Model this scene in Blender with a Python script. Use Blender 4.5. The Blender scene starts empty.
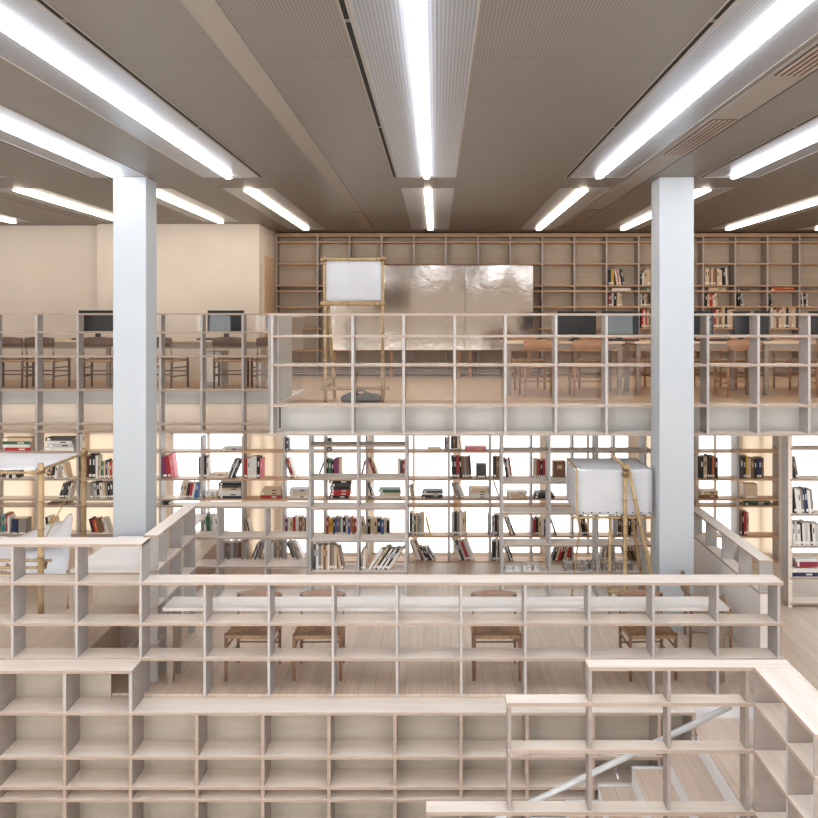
import bpy, math, random
from mathutils import Vector, Matrix
random.seed(7)
SC = bpy.context.scene
COL = SC.collection
F, VX, VY = 820.0, 437.0, 317.0
def X(px, d): return (px - VX) * d / F
def Z(py, d): return (VY - py) * d / F
def P(px, py, d): return (X(px, d), d, Z(py, d))

# ------------------------------------------------------------------ materials
def lin(c):
    o = []
    for v in c:
        v /= 255.0
        o.append(v / 12.92 if v <= .04045 else ((v + .055) / 1.055) ** 2.4)
    return (o[0], o[1], o[2], 1.0)
MATS = {}
def base(name, col, rough=.6, metal=0.0, spec=.4):
    m = bpy.data.materials.new(name); m.use_nodes = True
    n = m.node_tree.nodes; b = n['Principled BSDF']
    b.inputs['Base Color'].default_value = lin(col)
    b.inputs['Roughness'].default_value = rough
    b.inputs['Metallic'].default_value = metal
    b.inputs['Specular IOR Level'].default_value = spec
    MATS[name] = m
    return m, m.node_tree, b
def noisy(name, c1, c2, scale=(3, 3, 3), rough=.6, bump=0.0, detail=3, metal=0.0, spec=.4, nscale=1.0, lo=.35, hi=.65):
    m, t, b = base(name, c1, rough, metal, spec)
    tc = t.nodes.new('ShaderNodeTexCoord'); mp = t.nodes.new('ShaderNodeMapping')
    mp.inputs['Scale'].default_value = scale
    nz = t.nodes.new('ShaderNodeTexNoise'); nz.inputs['Scale'].default_value = nscale; nz.inputs['Detail'].default_value = detail
    r = t.nodes.new('ShaderNodeValToRGB')
    r.color_ramp.elements[0].position = lo; r.color_ramp.elements[1].position = hi
    r.color_ramp.elements[0].color = lin(c1); r.color_ramp.elements[1].color = lin(c2)
    L = t.links
    L.new(tc.outputs['Object'], mp.inputs['Vector']); L.new(mp.outputs[0], nz.inputs['Vector'])
    L.new(nz.outputs['Fac'], r.inputs['Fac']); L.new(r.outputs[0], b.inputs['Base Color'])
    if bump:
        bp = t.nodes.new('ShaderNodeBump'); bp.inputs['Strength'].default_value = bump; bp.inputs['Distance'].default_value = .01
        L.new(nz.outputs['Fac'], bp.inputs['Height']); L.new(bp.outputs[0], b.inputs['Normal'])
    return m
def planks(name, c1, c2, c3, w=.14, ln=1.9, rough=.45, along='Y', gap=.985):
    """floor boards: brick texture running along one axis plus fine grain"""
    m, t, b = base(name, c1, rough, 0, .35)
    L = t.links
    tc = t.nodes.new('ShaderNodeTexCoord'); mp = t.nodes.new('ShaderNodeMapping')
    if along == 'Y': mp.inputs['Rotation'].default_value = (0, 0, math.pi / 2)
    br = t.nodes.new('ShaderNodeTexBrick')
    br.inputs['Scale'].default_value = 1.0; br.inputs['Brick Width'].default_value = ln; br.inputs['Row Height'].default_value = w
    br.inputs['Mortar Size'].default_value = .0025; br.offset = .37
    br.inputs['Color1'].default_value = lin(c1); br.inputs['Color2'].default_value = lin(c2); br.inputs['Mortar'].default_value = lin(c3)
    mp2 = t.nodes.new('ShaderNodeMapping'); mp2.inputs['Scale'].default_value = (30, 1.2, 30) if along == 'Y' else (1.2, 30, 30)
    nz = t.nodes.new('ShaderNodeTexNoise'); nz.inputs['Scale'].default_value = 1; nz.inputs['Detail'].default_value = 4
    mx = t.nodes.new('ShaderNodeMix'); mx.data_type = 'RGBA'; mx.blend_type = 'MULTIPLY'; mx.inputs[0].default_value = .35
    L.new(tc.outputs['Object'], mp.inputs['Vector']); L.new(mp.outputs[0], br.inputs['Vector'])
    L.new(tc.outputs['Object'], mp2.inputs['Vector']); L.new(mp2.outputs[0], nz.inputs['Vector'])
    L.new(br.outputs['Color'], mx.inputs[6]); L.new(nz.outputs['Fac'], mx.inputs[7]); L.new(mx.outputs[2], b.inputs['Base Color'])
    return m
def glass(name, tint=(254, 254, 253), refl=.09):
    m = bpy.data.materials.new(name); m.use_nodes = True; t = m.node_tree; t.nodes.clear()
    o = t.nodes.new('ShaderNodeOutputMaterial'); tr = t.nodes.new('ShaderNodeBsdfTransparent'); tr.inputs[0].default_value = lin(tint)
    gl = t.nodes.new('ShaderNodeBsdfGlossy'); gl.inputs['Roughness'].default_value = .02
    mx = t.nodes.new('ShaderNodeMixShader')
    fr = t.nodes.new('ShaderNodeLayerWeight'); fr.inputs[0].default_value = .5
    pw = t.nodes.new('ShaderNodeMath'); pw.operation = 'POWER'; pw.inputs[1].default_value = 5
    ml = t.nodes.new('ShaderNodeMath'); ml.operation = 'MULTIPLY_ADD'; ml.inputs[1].default_value = .6; ml.inputs[2].default_value = refl
    t.links.new(fr.outputs['Facing'], pw.inputs[0]); t.links.new(pw.outputs[0], ml.inputs[0]); t.links.new(ml.outputs[0], mx.inputs[0]); t.links.new(tr.outputs[0], mx.inputs[1]); t.links.new(gl.outputs[0], mx.inputs[2])
    t.links.new(mx.outputs[0], o.inputs[0]); MATS[name] = m; return m
def emit(name, col, s):
    m = bpy.data.materials.new(name); m.use_nodes = True; t = m.node_tree; t.nodes.clear()
    o = t.nodes.new('ShaderNodeOutputMaterial'); e = t.nodes.new('ShaderNodeEmission')
    e.inputs[0].default_value = lin(col); e.inputs[1].default_value = s
    t.links.new(e.outputs[0], o.inputs[0]); MATS[name] = m; return m

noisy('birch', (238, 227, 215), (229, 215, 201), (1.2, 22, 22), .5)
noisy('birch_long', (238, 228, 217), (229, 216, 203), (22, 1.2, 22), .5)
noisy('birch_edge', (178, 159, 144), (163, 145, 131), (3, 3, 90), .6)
noisy('birch_warm', (206, 168, 134), (193, 154, 120), (1.2, 22, 22), .5)
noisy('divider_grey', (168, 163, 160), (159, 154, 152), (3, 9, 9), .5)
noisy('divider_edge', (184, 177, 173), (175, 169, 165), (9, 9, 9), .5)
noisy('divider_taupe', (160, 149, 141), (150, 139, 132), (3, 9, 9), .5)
noisy('back_panel_beige', (180, 170, 158), (171, 161, 149), (1.5, 14, 14), .55)
noisy('panel_beige', (200, 184, 164), (191, 175, 155), (1.5, 14, 14), .55)
noisy('fascia_white', (198, 197, 193), (192, 192, 189), (2, 2, 2), .6)
noisy('column_white', (182, 187, 190), (178, 183, 187), (1.2, 1.2, 1.2), .65)
noisy('wall_beige', (226, 215, 202), (220, 209, 196), (1, 1, 1), .8)
noisy('wall_cream', (244, 230, 212), (238, 222, 203), (1, 1, 1), .8)
planks('floor_pale', (232, 212, 192), (222, 201, 180), (196, 172, 150), .15, 2.0)
planks('floor_warm', (238, 206, 174), (232, 198, 164), (204, 168, 134), .12, 1.8, along='X')
planks('floor_tread', (230, 210, 190), (222, 200, 180), (196, 166, 142), .2, 2.2)
noisy('chair_wood', (150, 114, 88), (134, 100, 76), (8, 8, 30), .5)
noisy('chair_wood_light', (178, 132, 98), (162, 118, 86), (8, 8, 30), .5)
noisy('paper_cord_dark', (168, 134, 102), (146, 114, 86), (8, 60, 60), .8, .4)  # darker cord tone for the front and back weave triangles
noisy('canvas_white', (234, 234, 236), (226, 226, 229), (3, 3, 3), .9, .3)
noisy('chair_wood_dark', (116, 92, 78), (100, 79, 66), (8, 8, 30), .5)
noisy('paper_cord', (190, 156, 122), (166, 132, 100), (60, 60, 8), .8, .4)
noisy('bamboo', (186, 160, 120), (164, 136, 98), (14, 14, 5), .5)
noisy('bamboo_node', (134, 104, 66), (112, 86, 54), (9, 9, 9), .6)
noisy('canvas', (198, 198, 200), (191, 191, 194), (3, 3, 3), .9, .3)
noisy('sandbag_grey', (98, 90, 84), (76, 70, 66), (12, 12, 12), .9, .5)
noisy('desk_top', (226, 200, 172), (216, 188, 160), (1.4, 20, 20), .4)
noisy('desk_white', (234, 228, 222), (226, 220, 213), (1.4, 20, 20), .35)
noisy('desk_leg', (158, 140, 126), (146, 128, 114), (3, 3, 9), .5)
base('steel', (214, 216, 218), .35, .3)
base('step_trim', (232, 232, 234), .5)
base('black_plastic', (26, 26, 28), .4)
base('screen', (26, 29, 33), .35, 0, .25)
base('eyelet', (70, 70, 72), .4, .5)
base('slot_dark', (24, 20, 18), .8)
base('trim_light', (150, 142, 134), .5)
base('pages', (238, 230, 214), .85)
base('sticker', (240, 238, 232), .7)
base('door_leaf', (210, 180, 148), .5)
base('handle_dark', (50, 44, 40), .4)
base('window_frame', (232, 226, 216), .5)
glass('clear_glass', (255, 255, 255), .014)
glass('window_glass', (252, 253, 255), .01)
emit('lamp_cool', (240, 246, 255), 27.0)
emit('lamp_warm', (255, 240, 220), 10.0)
m = bpy.data.materials.new('translucent_panel'); m.use_nodes = True; t = m.node_tree; t.nodes.clear(); MATS['translucent_panel'] = m  # translucent stand-in for opaque wood panels, brightened by daylight from behind
o_ = t.nodes.new('ShaderNodeOutputMaterial'); ts = t.nodes.new('ShaderNodeBsdfTranslucent'); ts.inputs[0].default_value = lin((236, 226, 212))
df = t.nodes.new('ShaderNodeBsdfDiffuse'); df.inputs[0].default_value = lin((236, 224, 208)); mx = t.nodes.new('ShaderNodeMixShader'); mx.inputs[0].default_value = .25
t.links.new(ts.outputs[0], mx.inputs[1]); t.links.new(df.outputs[0], mx.inputs[2]); t.links.new(mx.outputs[0], o_.inputs[0])
# perforated metal: fine dot pattern plus panel seams
def perforated(name, c1, c2, cs, pitch=.02, seam=1.0, rough=.45, metal=0.0):
    m, t, b = base(name, c1, rough, metal, .5)
    L = t.links; tc = t.nodes.new('ShaderNodeTexCoord')
    vo = t.nodes.new('ShaderNodeTexVoronoi'); vo.voronoi_dimensions = '2D'
    vo.inputs['Scale'].default_value = 1 / pitch; vo.inputs['Randomness'].default_value = 0
    r = t.nodes.new('ShaderNodeValToRGB'); r.color_ramp.elements[0].position = .3; r.color_ramp.elements[1].position = .42
    r.color_ramp.elements[0].color = lin(c2); r.color_ramp.elements[1].color = lin(c1)
    br = t.nodes.new('ShaderNodeTexBrick'); br.inputs['Scale'].default_value = 1; br.offset = 0
    br.inputs['Brick Width'].default_value = 50; br.inputs['Row Height'].default_value = seam; br.inputs['Mortar Size'].default_value = .006
    br.inputs['Color1'].default_value = (1, 1, 1, 1); br.inputs['Color2'].default_value = (1, 1, 1, 1); br.inputs['Mortar'].default_value = lin(cs)
    mx = t.nodes.new('ShaderNodeMix'); mx.data_type = 'RGBA'; mx.blend_type = 'MULTIPLY'; mx.inputs[0].default_value = 1
    L.new(tc.outputs['Object'], vo.inputs['Vector']); L.new(vo.outputs['Distance'], r.inputs['Fac'])
    L.new(tc.outputs['Object'], br.inputs['Vector']); L.new(r.outputs[0], mx.inputs[6]); L.new(br.outputs['Color'], mx.inputs[7])
    L.new(mx.outputs[2], b.inputs['Base Color'])
    return m
perforated('ceiling_metal', (126, 119, 112), (94, 88, 82), (205, 205, 205))
perforated('diffuser_metal', (156, 158, 162), (116, 117, 120), (225, 225, 225), .022, 1.0, .3, .3)
noisy('ceiling_plain', (140, 132, 124), (136, 128, 120), (1, 1, 1), .55)
# crumpled reflective foil
m, t, b = base('foil', (184, 176, 169), .08, .95)
tc = t.nodes.new('ShaderNodeTexCoord'); nz = t.nodes.new('ShaderNodeTexNoise'); nz.inputs['Scale'].default_value = 5; nz.inputs['Detail'].default_value = 6
nz.inputs['Roughness'].default_value = .65
bp = t.nodes.new('ShaderNodeBump'); bp.inputs['Strength'].default_value = .12; bp.inputs['Distance'].default_value = .02
t.links.new(tc.outputs['Object'], nz.inputs['Vector']); t.links.new(nz.outputs['Fac'], bp.inputs['Height']); t.links.new(bp.outputs[0], b.inputs['Normal'])

BOOKC = {'k': ('black', (34, 32, 34)), 'd': ('dark grey', (72, 70, 72)), 'g': ('grey', (140, 132, 126)), 'l': ('light grey', (190, 188, 186)),
         'w': ('white', (226, 222, 216)), 'c': ('cream', (212, 188, 158)), 'B': ('brown', (132, 96, 74)), 'r': ('red', (176, 46, 46)),
         'p': ('pink', (220, 128, 138)), 'm': ('purple', (132, 50, 96)), 'b': ('blue', (66, 112, 170)), 'n': ('navy', (40, 50, 84)),
         't': ('teal', (66, 140, 140)), 'G': ('green', (58, 104, 74)), 'y': ('yellow', (214, 172, 56)), 'o': ('orange', (206, 112, 62))}
for k, (nm, c) in BOOKC.items():
    base('cover_' + nm.replace(' ', '_'), c, .5)
def M(n): return MATS[n]

# ------------------------------------------------------------------ mesh builder
class MB:
    def __init__(s): s.v = []; s.f = []; s.m = []; s.mats = []; s.sm = []
    def mi(s, mat):
        if mat not in s.mats: s.mats.append(mat)
        return s.mats.index(mat)
    def box(s, x0, x1, y0, y1, z0, z1, mat, front=None, side=None, top=None):
        if x0 > x1: x0, x1 = x1, x0
        if y0 > y1: y0, y1 = y1, y0
        if z0 > z1: z0, z1 = z1, z0
        b = len(s.v)
        s.v += [(x0, y0, z0), (x1, y0, z0), (x1, y1, z0), (x0, y1, z0), (x0, y0, z1), (x1, y0, z1), (x1, y1, z1), (x0, y1, z1)]
        fs = [((0, 3, 2, 1), mat), ((4, 5, 6, 7), top or mat), ((0, 1, 5, 4), front or mat), ((1, 2, 6, 5), side or mat), ((2, 3, 7, 6), front or mat), ((3, 0, 4, 7), side or mat)]
        for f, mt in fs:
            s.f.append(tuple(b + i for i in f)); s.m.append(s.mi(mt)); s.sm.append(False)
        return s
    def quad(s, pts, mat):
        b = len(s.v); s.v += [tuple(p) for p in pts]; s.f.append(tuple(range(b, b + len(pts)))); s.m.append(s.mi(mat)); s.sm.append(False)
        return s
    def prism(s, poly, z0, z1, mat, side=None):
        b = len(s.v); n = len(poly)
        s.v += [(p[0], p[1], z0) for p in poly] + [(p[0], p[1], z1) for p in poly]
        s.f.append(tuple(b + i for i in reversed(range(n)))); s.m.append(s.mi(mat)); s.sm.append(False)
        s.f.append(tuple(b + n + i for i in range(n))); s.m.append(s.mi(mat)); s.sm.append(False)
        for i in range(n):
            j = (i + 1) % n
            s.f.append((b + i, b + j, b + n + j, b + n + i)); s.m.append(s.mi(side or mat)); s.sm.append(False)
        return s
    def tube(s, pts, rad, mat, n=10, cap=True):
        """tube through points with a radius for each point"""
        pts = [Vector(p) for p in pts]
        if not isinstance(rad, (list, tuple)): rad = [rad] * len(pts)
        rings = []
        for i, p in enumerate(pts):
            a = pts[min(i + 1, len(pts) - 1)] - pts[max(i - 1, 0)]
            a.normalize()
            u = a.cross(Vector((0, 0, 1)))
            if u.length < .05: u = a.cross(Vector((0, 1, 0)))
            u.normalize(); w = a.cross(u)
            b = len(s.v)
            for k in range(n):
                q = 2 * math.pi * k / n
                s.v.append(tuple(p + (u * math.cos(q) + w * math.sin(q)) * rad[i]))
            rings.append(b)
        for i in range(len(rings) - 1):
            for k in range(n):
                k2 = (k + 1) % n
                s.f.append((rings[i] + k, rings[i] + k2, rings[i + 1] + k2, rings[i + 1] + k)); s.m.append(s.mi(mat)); s.sm.append(True)
        if cap:
            s.f.append(tuple(rings[0] + k for k in reversed(range(n)))); s.m.append(s.mi(mat)); s.sm.append(False)
            s.f.append(tuple(rings[-1] + k for k in range(n))); s.m.append(s.mi(mat)); s.sm.append(False)
        return s
    def bar(s, a, b, w, h, mat):
        """rectangular bar from a to b"""
        a = Vector(a); b = Vector(b); d = (b - a).normalized()
        u = d.cross(Vector((0, 0, 1)))
        if u.length < .05: u = Vector((1, 0, 0))
        u.normalize(); v = d.cross(u).normalized()
        i = len(s.v)
        for p in (a, b):
            for su, sv in ((-1, -1), (1, -1), (1, 1), (-1, 1)):
                s.v.append(tuple(p + u * su * w / 2 + v * sv * h / 2))
        for f in ((0, 3, 2, 1), (4, 5, 6, 7), (0, 1, 5, 4), (1, 2, 6, 5), (2, 3, 7, 6), (3, 0, 4, 7)):
            s.f.append(tuple(i + k for k in f)); s.m.append(s.mi(mat)); s.sm.append(False)
        return s
    def build(s, name, parent=None, origin=(0, 0, 0)):
        me = bpy.data.meshes.new(name)
        o0 = Vector(origin)
        me.from_pydata([tuple(Vector(p) - o0) for p in s.v], [], s.f)
        for mt in s.mats: me.materials.append(M(mt))
        for p, i, sm in zip(me.polygons, s.m, s.sm): p.material_index = i; p.use_smooth = sm
        me.update()
        o = bpy.data.objects.new(name, me); COL.objects.link(o); o.location = o0
        if parent:
            o.parent = parent
            o.location = o0 - (parent.location if origin != (0, 0, 0) else Vector((0, 0, 0)))
            if origin == (0, 0, 0): o.location = -parent.location if not parent.parent else Vector((0, 0, 0))
        return o
def tag(o, label, cat, group=None, kind=None):
    o['label'] = label; o['category'] = cat
    if group: o['group'] = group
    if kind: o['kind'] = kind
    return o
def struct(o): o['kind'] = 'structure'; return o
def empty(name, loc, label, cat, group=None):
    o = bpy.data.objects.new(name, None); COL.objects.link(o); o.location = loc; o.empty_display_size = .1
    return tag(o, label, cat, group)
def copy_tree(o, loc=None, rz=None, label=None):
    c = o.copy(); COL.objects.link(c)
    if loc: c.location = loc
    if rz is not None: c.rotation_euler = (0, 0, rz)
    if label: c['label'] = label
    for ch in list(o.children):
        k = ch.copy(); COL.objects.link(k); k.parent = c
        for g in list(ch.children):
            q = g.copy(); COL.objects.link(q); q.parent = k
    return c

# ------------------------------------------------------------------ levels
ZL, ZP, ZM, ZC = -3.56, -3.20, -1.09, 1.584     # lower floor, left platform, mezzanine floor, ceiling
TH = .026
def shelf(name, label, cat, d, xs, boards, depth=.3, divs=None, back=None, pane=None, group=None, top='birch', edge='birch_edge',
          dv='divider_grey', de='divider_edge', dt=.024, ov=0.03, pane_name='glass_pane'):
    """one shelving unit facing the camera. boards: list of (x0,x1,ztop); divs: list of (x,z0,z1)"""
    zb = min(b[2] for b in boards)
    e = empty(name, ((xs[0] + xs[-1]) / 2, d + depth / 2, zb), label, cat, group)
    for (x0, x1, z) in boards:
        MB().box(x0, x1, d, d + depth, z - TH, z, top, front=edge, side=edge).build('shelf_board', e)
    for (x, z0, z1) in divs:
        MB().box(x - dt / 2, x + dt / 2, d + .006, d + depth - .004, z0, z1, dv, front=de).build('divider', e)
    if back:
        for (x0, x1, z0, z1, mt) in back:
            MB().box(x0, x1, d + depth - .003, d + depth + .012, z0, z1, mt).build('back_panel', e)
    if pane:
        for (x0, x1, z0, z1) in pane:
            MB().box(x0, x1, d + depth + .004, d + depth + .014, z0, z1, 'clear_glass').build(pane_name, e)
    return e

# ================================================================== CEILING
YB = -7.0
troughs = [(-7.3, -6.7), (-5.5, -4.85), (-3.9, -3.25), (-2.66, -2.01), (-.45, .22), (1.5, 2.13), (3.01, 3.64), (4.9, 5.5), (6.5, 7.1)]
FR = (-3.0, 9.3); BR = (10.05, 14.75)
cb = MB()
br = lambda a: (10.05, 13.65) if a < -3.1 else (10.05, 14.75)
xs = [-9.5]
for a, b_ in troughs: xs += [a, b_]
xs.append(9.5)
for i in range(0, len(xs), 2): cb.box(xs[i], xs[i + 1], YB, 15.9, ZC, ZC + .12, 'ceiling_metal')
for a, b_ in troughs:
    cb.box(a, b_, YB, FR[0], ZC, ZC + .12, 'ceiling_metal'); cb.box(a, b_, FR[1], BR[0], ZC, ZC + .12, 'ceiling_metal')
    cb.box(a, b_, br(a)[1], 15.9, ZC, ZC + .12, 'ceiling_metal')
cb.box(-9.5, 9.5, YB, 15.9, ZC + .125, ZC + .2, 'ceiling_plain')
struct(cb.build('ceiling'))
sp = MB().box(-1.28, -1.11, YB, 14.9, ZC - .006, ZC + .001, 'ceiling_plain'); struct(sp.build('trim_1'))
sp = MB().box(2.17, 2.42, YB, 14.9, ZC - .006, ZC + .001, 'ceiling_plain').box(2.42, 2.428, YB, 14.9, ZC - .008, ZC + .001, 'slot_dark'); struct(sp.build('trim_2'))
sp = MB().box(-5.95, -5.75, YB, 14.9, ZC - .006, ZC + .001, 'ceiling_plain'); struct(sp.build('trim_3'))
who = ['far left', 'second from the left wall', 'just left of the left pillar', 'large one left of centre', 'centre one over the mezzanine', 'large one right of centre',
       'just right of the right pillar', 'right edge one', 'far right']
for i, (a, b_) in enumerate(troughs):
    for r, (y0, y1) in enumerate((FR, br(a))):
        rn = 'front row' if r == 0 else 'back row near the tall bookcase'
        e = empty('ceiling_light', ((a + b_) / 2, (y0 + y1) / 2, ZC), 'long recessed strip light, %s, %s' % (who[i], rn), 'ceiling light', 'recessed ceiling strip lights')
        MB().box(a + .005, b_ - .005, y0 + .005, y1 - .005, ZC + .001, ZC + .012, 'diffuser_metal').build('reflector', e)
        fr = MB().box(a, a + .012, y0, y1, ZC - .004, ZC + .06, 'trim_light').box(b_ - .012, b_, y0, y1, ZC - .004, ZC + .06, 'trim_light')
        fr.box(a, b_, y0, y0 + .012, ZC - .004, ZC + .06, 'trim_light').box(a, b_, y1 - .012, y1, ZC - .004, ZC + .06, 'trim_light')
        fr.build('frame', e)
        c = (a + b_) / 2; w = .028 if r == 0 else .045
        MB().box(c - w, c + w, y0 + .04, y1 - .1, ZC - .032, ZC - .016, 'lamp_cool' if r == 0 else 'lamp_warm').build('lamp_tube', e)
        if r == 0 and 1 < i < 8:
            sx = b_ + .012 if i == 3 else a - .042
            s = MB()
            for k in range(5):
                ya, yb = y0 + k * 2.46 + .03, y0 + k * 2.46 + 2.43
                s.box(sx, sx + .03, ya, yb, ZC - .004, ZC + .001, 'slot_dark')
            s.box(sx - .008, sx, y0, y1, ZC - .007, ZC + .001, 'trim_light').box(sx + .03, sx + .038, y0, y1, ZC - .007, ZC + .001, 'trim_light')
            s.build('air_slot', e)
def vent(x0, x1, y0, y1, label):
    e = empty('ceiling_vent', ((x0 + x1) / 2, (y0 + y1) / 2, ZC - .01), label, 'vent', 'ceiling vents')
    MB().box(x0, x1, y0, y1, ZC - .012, ZC - .007, 'slot_dark').build('backing', e)
    s = MB()
    n = 5
    for k in range(n):
        xx = x0 + (x1 - x0) * (k + .5) / n
        s.box(xx - .012, xx + .012, y0, y1, ZC - .016, ZC - .012, 'desk_leg')
    s.build('slat', e)
vent(2.2, 2.40, 6.55, 7.95, 'slatted air vent beside the large light right of centre')
vent(2.2, 2.40, 4.1, 5.35, 'slatted air vent at the right edge of the photo')
vent(2.2, 2.40, 12.0, 14.6, 'far slatted air vent behind the right side lights')
vent(-1.27, -1.12, 12.3, 14.6, 'slatted air vent at the far end of the plain ceiling strip')

# ================================================================== SHELL
def sbox(name, x0, x1, y0, y1, z0, z1, mat, **k): return struct(MB().box(x0, x1, y0, y1, z0, z1, mat, **k).build(name))
# floors
f = MB().box(-2.80, 9.4, 7.74, 12.3, ZL - .2, ZL, 'floor_pale')
f.box(-3.36, -2.80, 7.76, 8.7, ZL - .2, ZL, 'floor_pale')
f.box(-3.12, -2.80, 9.3, 12.3, ZL - .2, ZL, 'floor_pale')
f.box(2.97, 9.4, 1.0, 7.74, ZL - .2, ZL, 'floor_pale')
struct(f.build('floor'))
struct(MB().box(-9.4, -3.36, 7.76, 9.3, ZP - .5, ZP, 'floor_pale').box(-3.36, -2.80, 8.7, 9.3, ZP - .5, ZP, 'floor_pale').box(-9.4, -3.12, 9.3, 12.3, ZP - .5, ZP, 'floor_pale').build('floor.001'))
sbox('floor.002', -9.4, 9.4, .5, 7.9, -5.9, -5.7, 'floor_pale')
sbox('wall_pit_right', 2.97, 3.05, .5, 7.88, -5.7, ZL - .2, 'wall_beige')
sbox('wall_pit_back', -9.4, 2.97, 7.78, 7.88, -5.7, ZL - .2, 'wall_beige')
# mezzanine slab
f = MB().box(-1.90, 9.4, 9.97, 15.9, -1.405, ZM, 'fascia_white', top='floor_warm').box(-9.4, -1.90, 12.22, 15.9, -1.29, ZM, 'fascia_white', top='floor_warm')
struct(f.build('floor.003'))
# upper back walls
yw = 13.97
sbox('wall_left_back', -9.4, -5.79, 14.2, 15.9, ZM, ZC, 'wall_beige')
sbox('wall_left_block', -5.79, -3.03, yw, 15.9, ZM, ZC, 'wall_beige')
sbox('wall_back', -3.03, 9.4, 15.66, 15.9, ZM, ZC, 'panel_beige')
sbox('wall_left', -9.6, -9.4, YB, 15.9, -5.9, ZC + .1, 'wall_beige')
sbox('wall_right', 9.4, 9.6, YB, 15.9, -5.9, ZC + .1, 'wall_beige')
# door in the return wall
d1 = MB().box(-3.03, -3.015, 14.25, 15.2, ZM, 1.12, 'wall_beige').box(-3.02, -3.0, 14.3, 15.15, ZM + .01, 1.07, 'door_leaf').build('door_1'); struct(d1)
MB().box(-3.0, -2.96, 14.36, 14.40, -.2, .05, 'handle_dark').build('door_handle', d1)
# lower back wall with big windows
YL = 12.24
wl = MB()
wins = [(-7.6, -6.0), (-5.92, -4.72), (-4.64, -4.06), (-3.98, -2.86), (-2.80, -2.40), (-2.34, -1.02), (-.98, .28), (.32, 1.58), (1.62, 2.90), (2.96, 3.82), (3.88, 4.44), (4.52, 5.14), (5.2, 6.4), (6.46, 7.8)]
panel_bays = {0, 1, 2, 4, 9, 11}  # bays of wood wall panel, given a window and translucent sheet to brighten them
zlo, ZH = ZL + .02, -1.44
head = lambda a: -1.70 if a < -2.5 else ZH
topz = lambda a: -1.30 if a < -2.5 else -1.41
prev = -9.4
for a, b_ in wins:
    zhi = head(a); wl.box(prev, a, YL, YL + .08, ZL, topz(a), 'wall_cream'); prev = b_
    wl.box(a, b_, YL, YL + .08, ZL, zlo, 'wall_cream'); wl.box(a, b_, YL, YL + .08, zhi, topz(a), 'wall_cream')
wl.box(prev, 9.4, YL, YL + .08, ZL, -1.34, 'wall_cream')
struct(wl.build('wall_lower_back'))
for i, (a, b_) in enumerate(wins):
    w = MB(); zhi = head(a)
    for q in (a, (a + b_) / 2 - .02, b_ - .04): w.box(q, q + .04, YL + .02, YL + .06, zlo, zhi, 'window_frame')
    w.box(a, b_, YL + .02, YL + .06, zlo, zlo + .015, 'window_frame').box(a, b_, YL + .02, YL + .06, zhi - .05, zhi, 'window_frame')
    o = struct(w.build('window_%d' % (i + 1)))
    MB().box(a + .03, b_ - .03, YL + .035, YL + .045, zlo + .03, zhi - .03, 'window_glass').build('window_pane', o)
    if i in panel_bays: MB().box(a + .01, b_ - .01, YL - .02, YL - .012, zlo + .02, zhi - .01, 'translucent_panel').build('translucent_wall_panel', o)  # translucent sheet added so the wood wall panels look bright
# opposite wall behind the camera with tall windows
ow = MB(); op = [(-9.2, -7.4), (-7.2, -5.4), (5.6, 7.2), (7.4, 9.1)]
prev = -9.4
for a, b_ in op:
    ow.box(prev, a, YB - .2, YB, -1.7, ZC + .1, 'wall_beige'); prev = b_
    ow.box(a, b_, YB - .2, YB, -1.7, -.6, 'wall_beige')
ow.box(prev, 9.4, YB - .2, YB, -1.7, ZC + .1, 'wall_beige')
ow.box(-9.4, -7.9, YB - .2, YB, -5.9, -1.7, 'wall_beige').box(7.9, 9.4, YB - .2, YB, -5.9, -1.7, 'wall_beige').box(-7.9, 7.9, YB - .2, YB, -5.9, -5.2, 'wall_beige')
struct(ow.build('wall_front'))

# ================================================================== COLUMNS
for (x0, x1, lb) in ((X(113, 9.28), X(146, 9.28), 'square white pillar on the left, standing behind the raised shelf corner'),
                     (X(659.5, 9.28), X(694, 9.28), 'square white pillar on the right, rising past the mezzanine edge')):
    s = MB().box(x0, x1, 9.28, 9.635, ZL if x0 > 0 else ZP, ZC, 'column_white')
    o = s.build('pillar', None, ((x0 + x1) / 2, 9.45, ZL if x0 > 0 else ZP)); tag(o, lb, 'pillar')
    m = o.modifiers.new('b', 'BEVEL'); m.width = .004

# ================================================================== UPPER BACK BOOKCASE (mezzanine)
d = 15.28
divpx = [276, 317.5, 349.5, 381.7, 413.8, 446, 478, 510.3, 542.4, 574.5, 606.7, 639, 671.3, 703.5, 735.5, 767.7, 799.8, 832, 864, 896]
ux = [X(p, d) for p in divpx]
uz = {'top': 1.56, 'a': Z(235.2, d), 'b': Z(241.3, d), 'c': Z(263, d), 'd': Z(285, d), 'e': Z(290.5, d), 'f': Z(306.2, d), 'g': Z(328, d), 'h': Z(350, d), 'i': ZM + .05}
shelf('bookcase', 'tall open bookcase covering the back wall of the mezzanine up to the ceiling', 'bookcase', d, ux,
      [(ux[0], ux[-1], z) for z in uz.values()], .3, [(x, ZM + .03, 1.55) for x in ux],
      back=[(ux[0], ux[-1], ZM + .02, 1.56, 'panel_beige')], top='birch_warm', edge='birch_warm', dv='divider_taupe', de='divider_edge', dt=.03)

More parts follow.
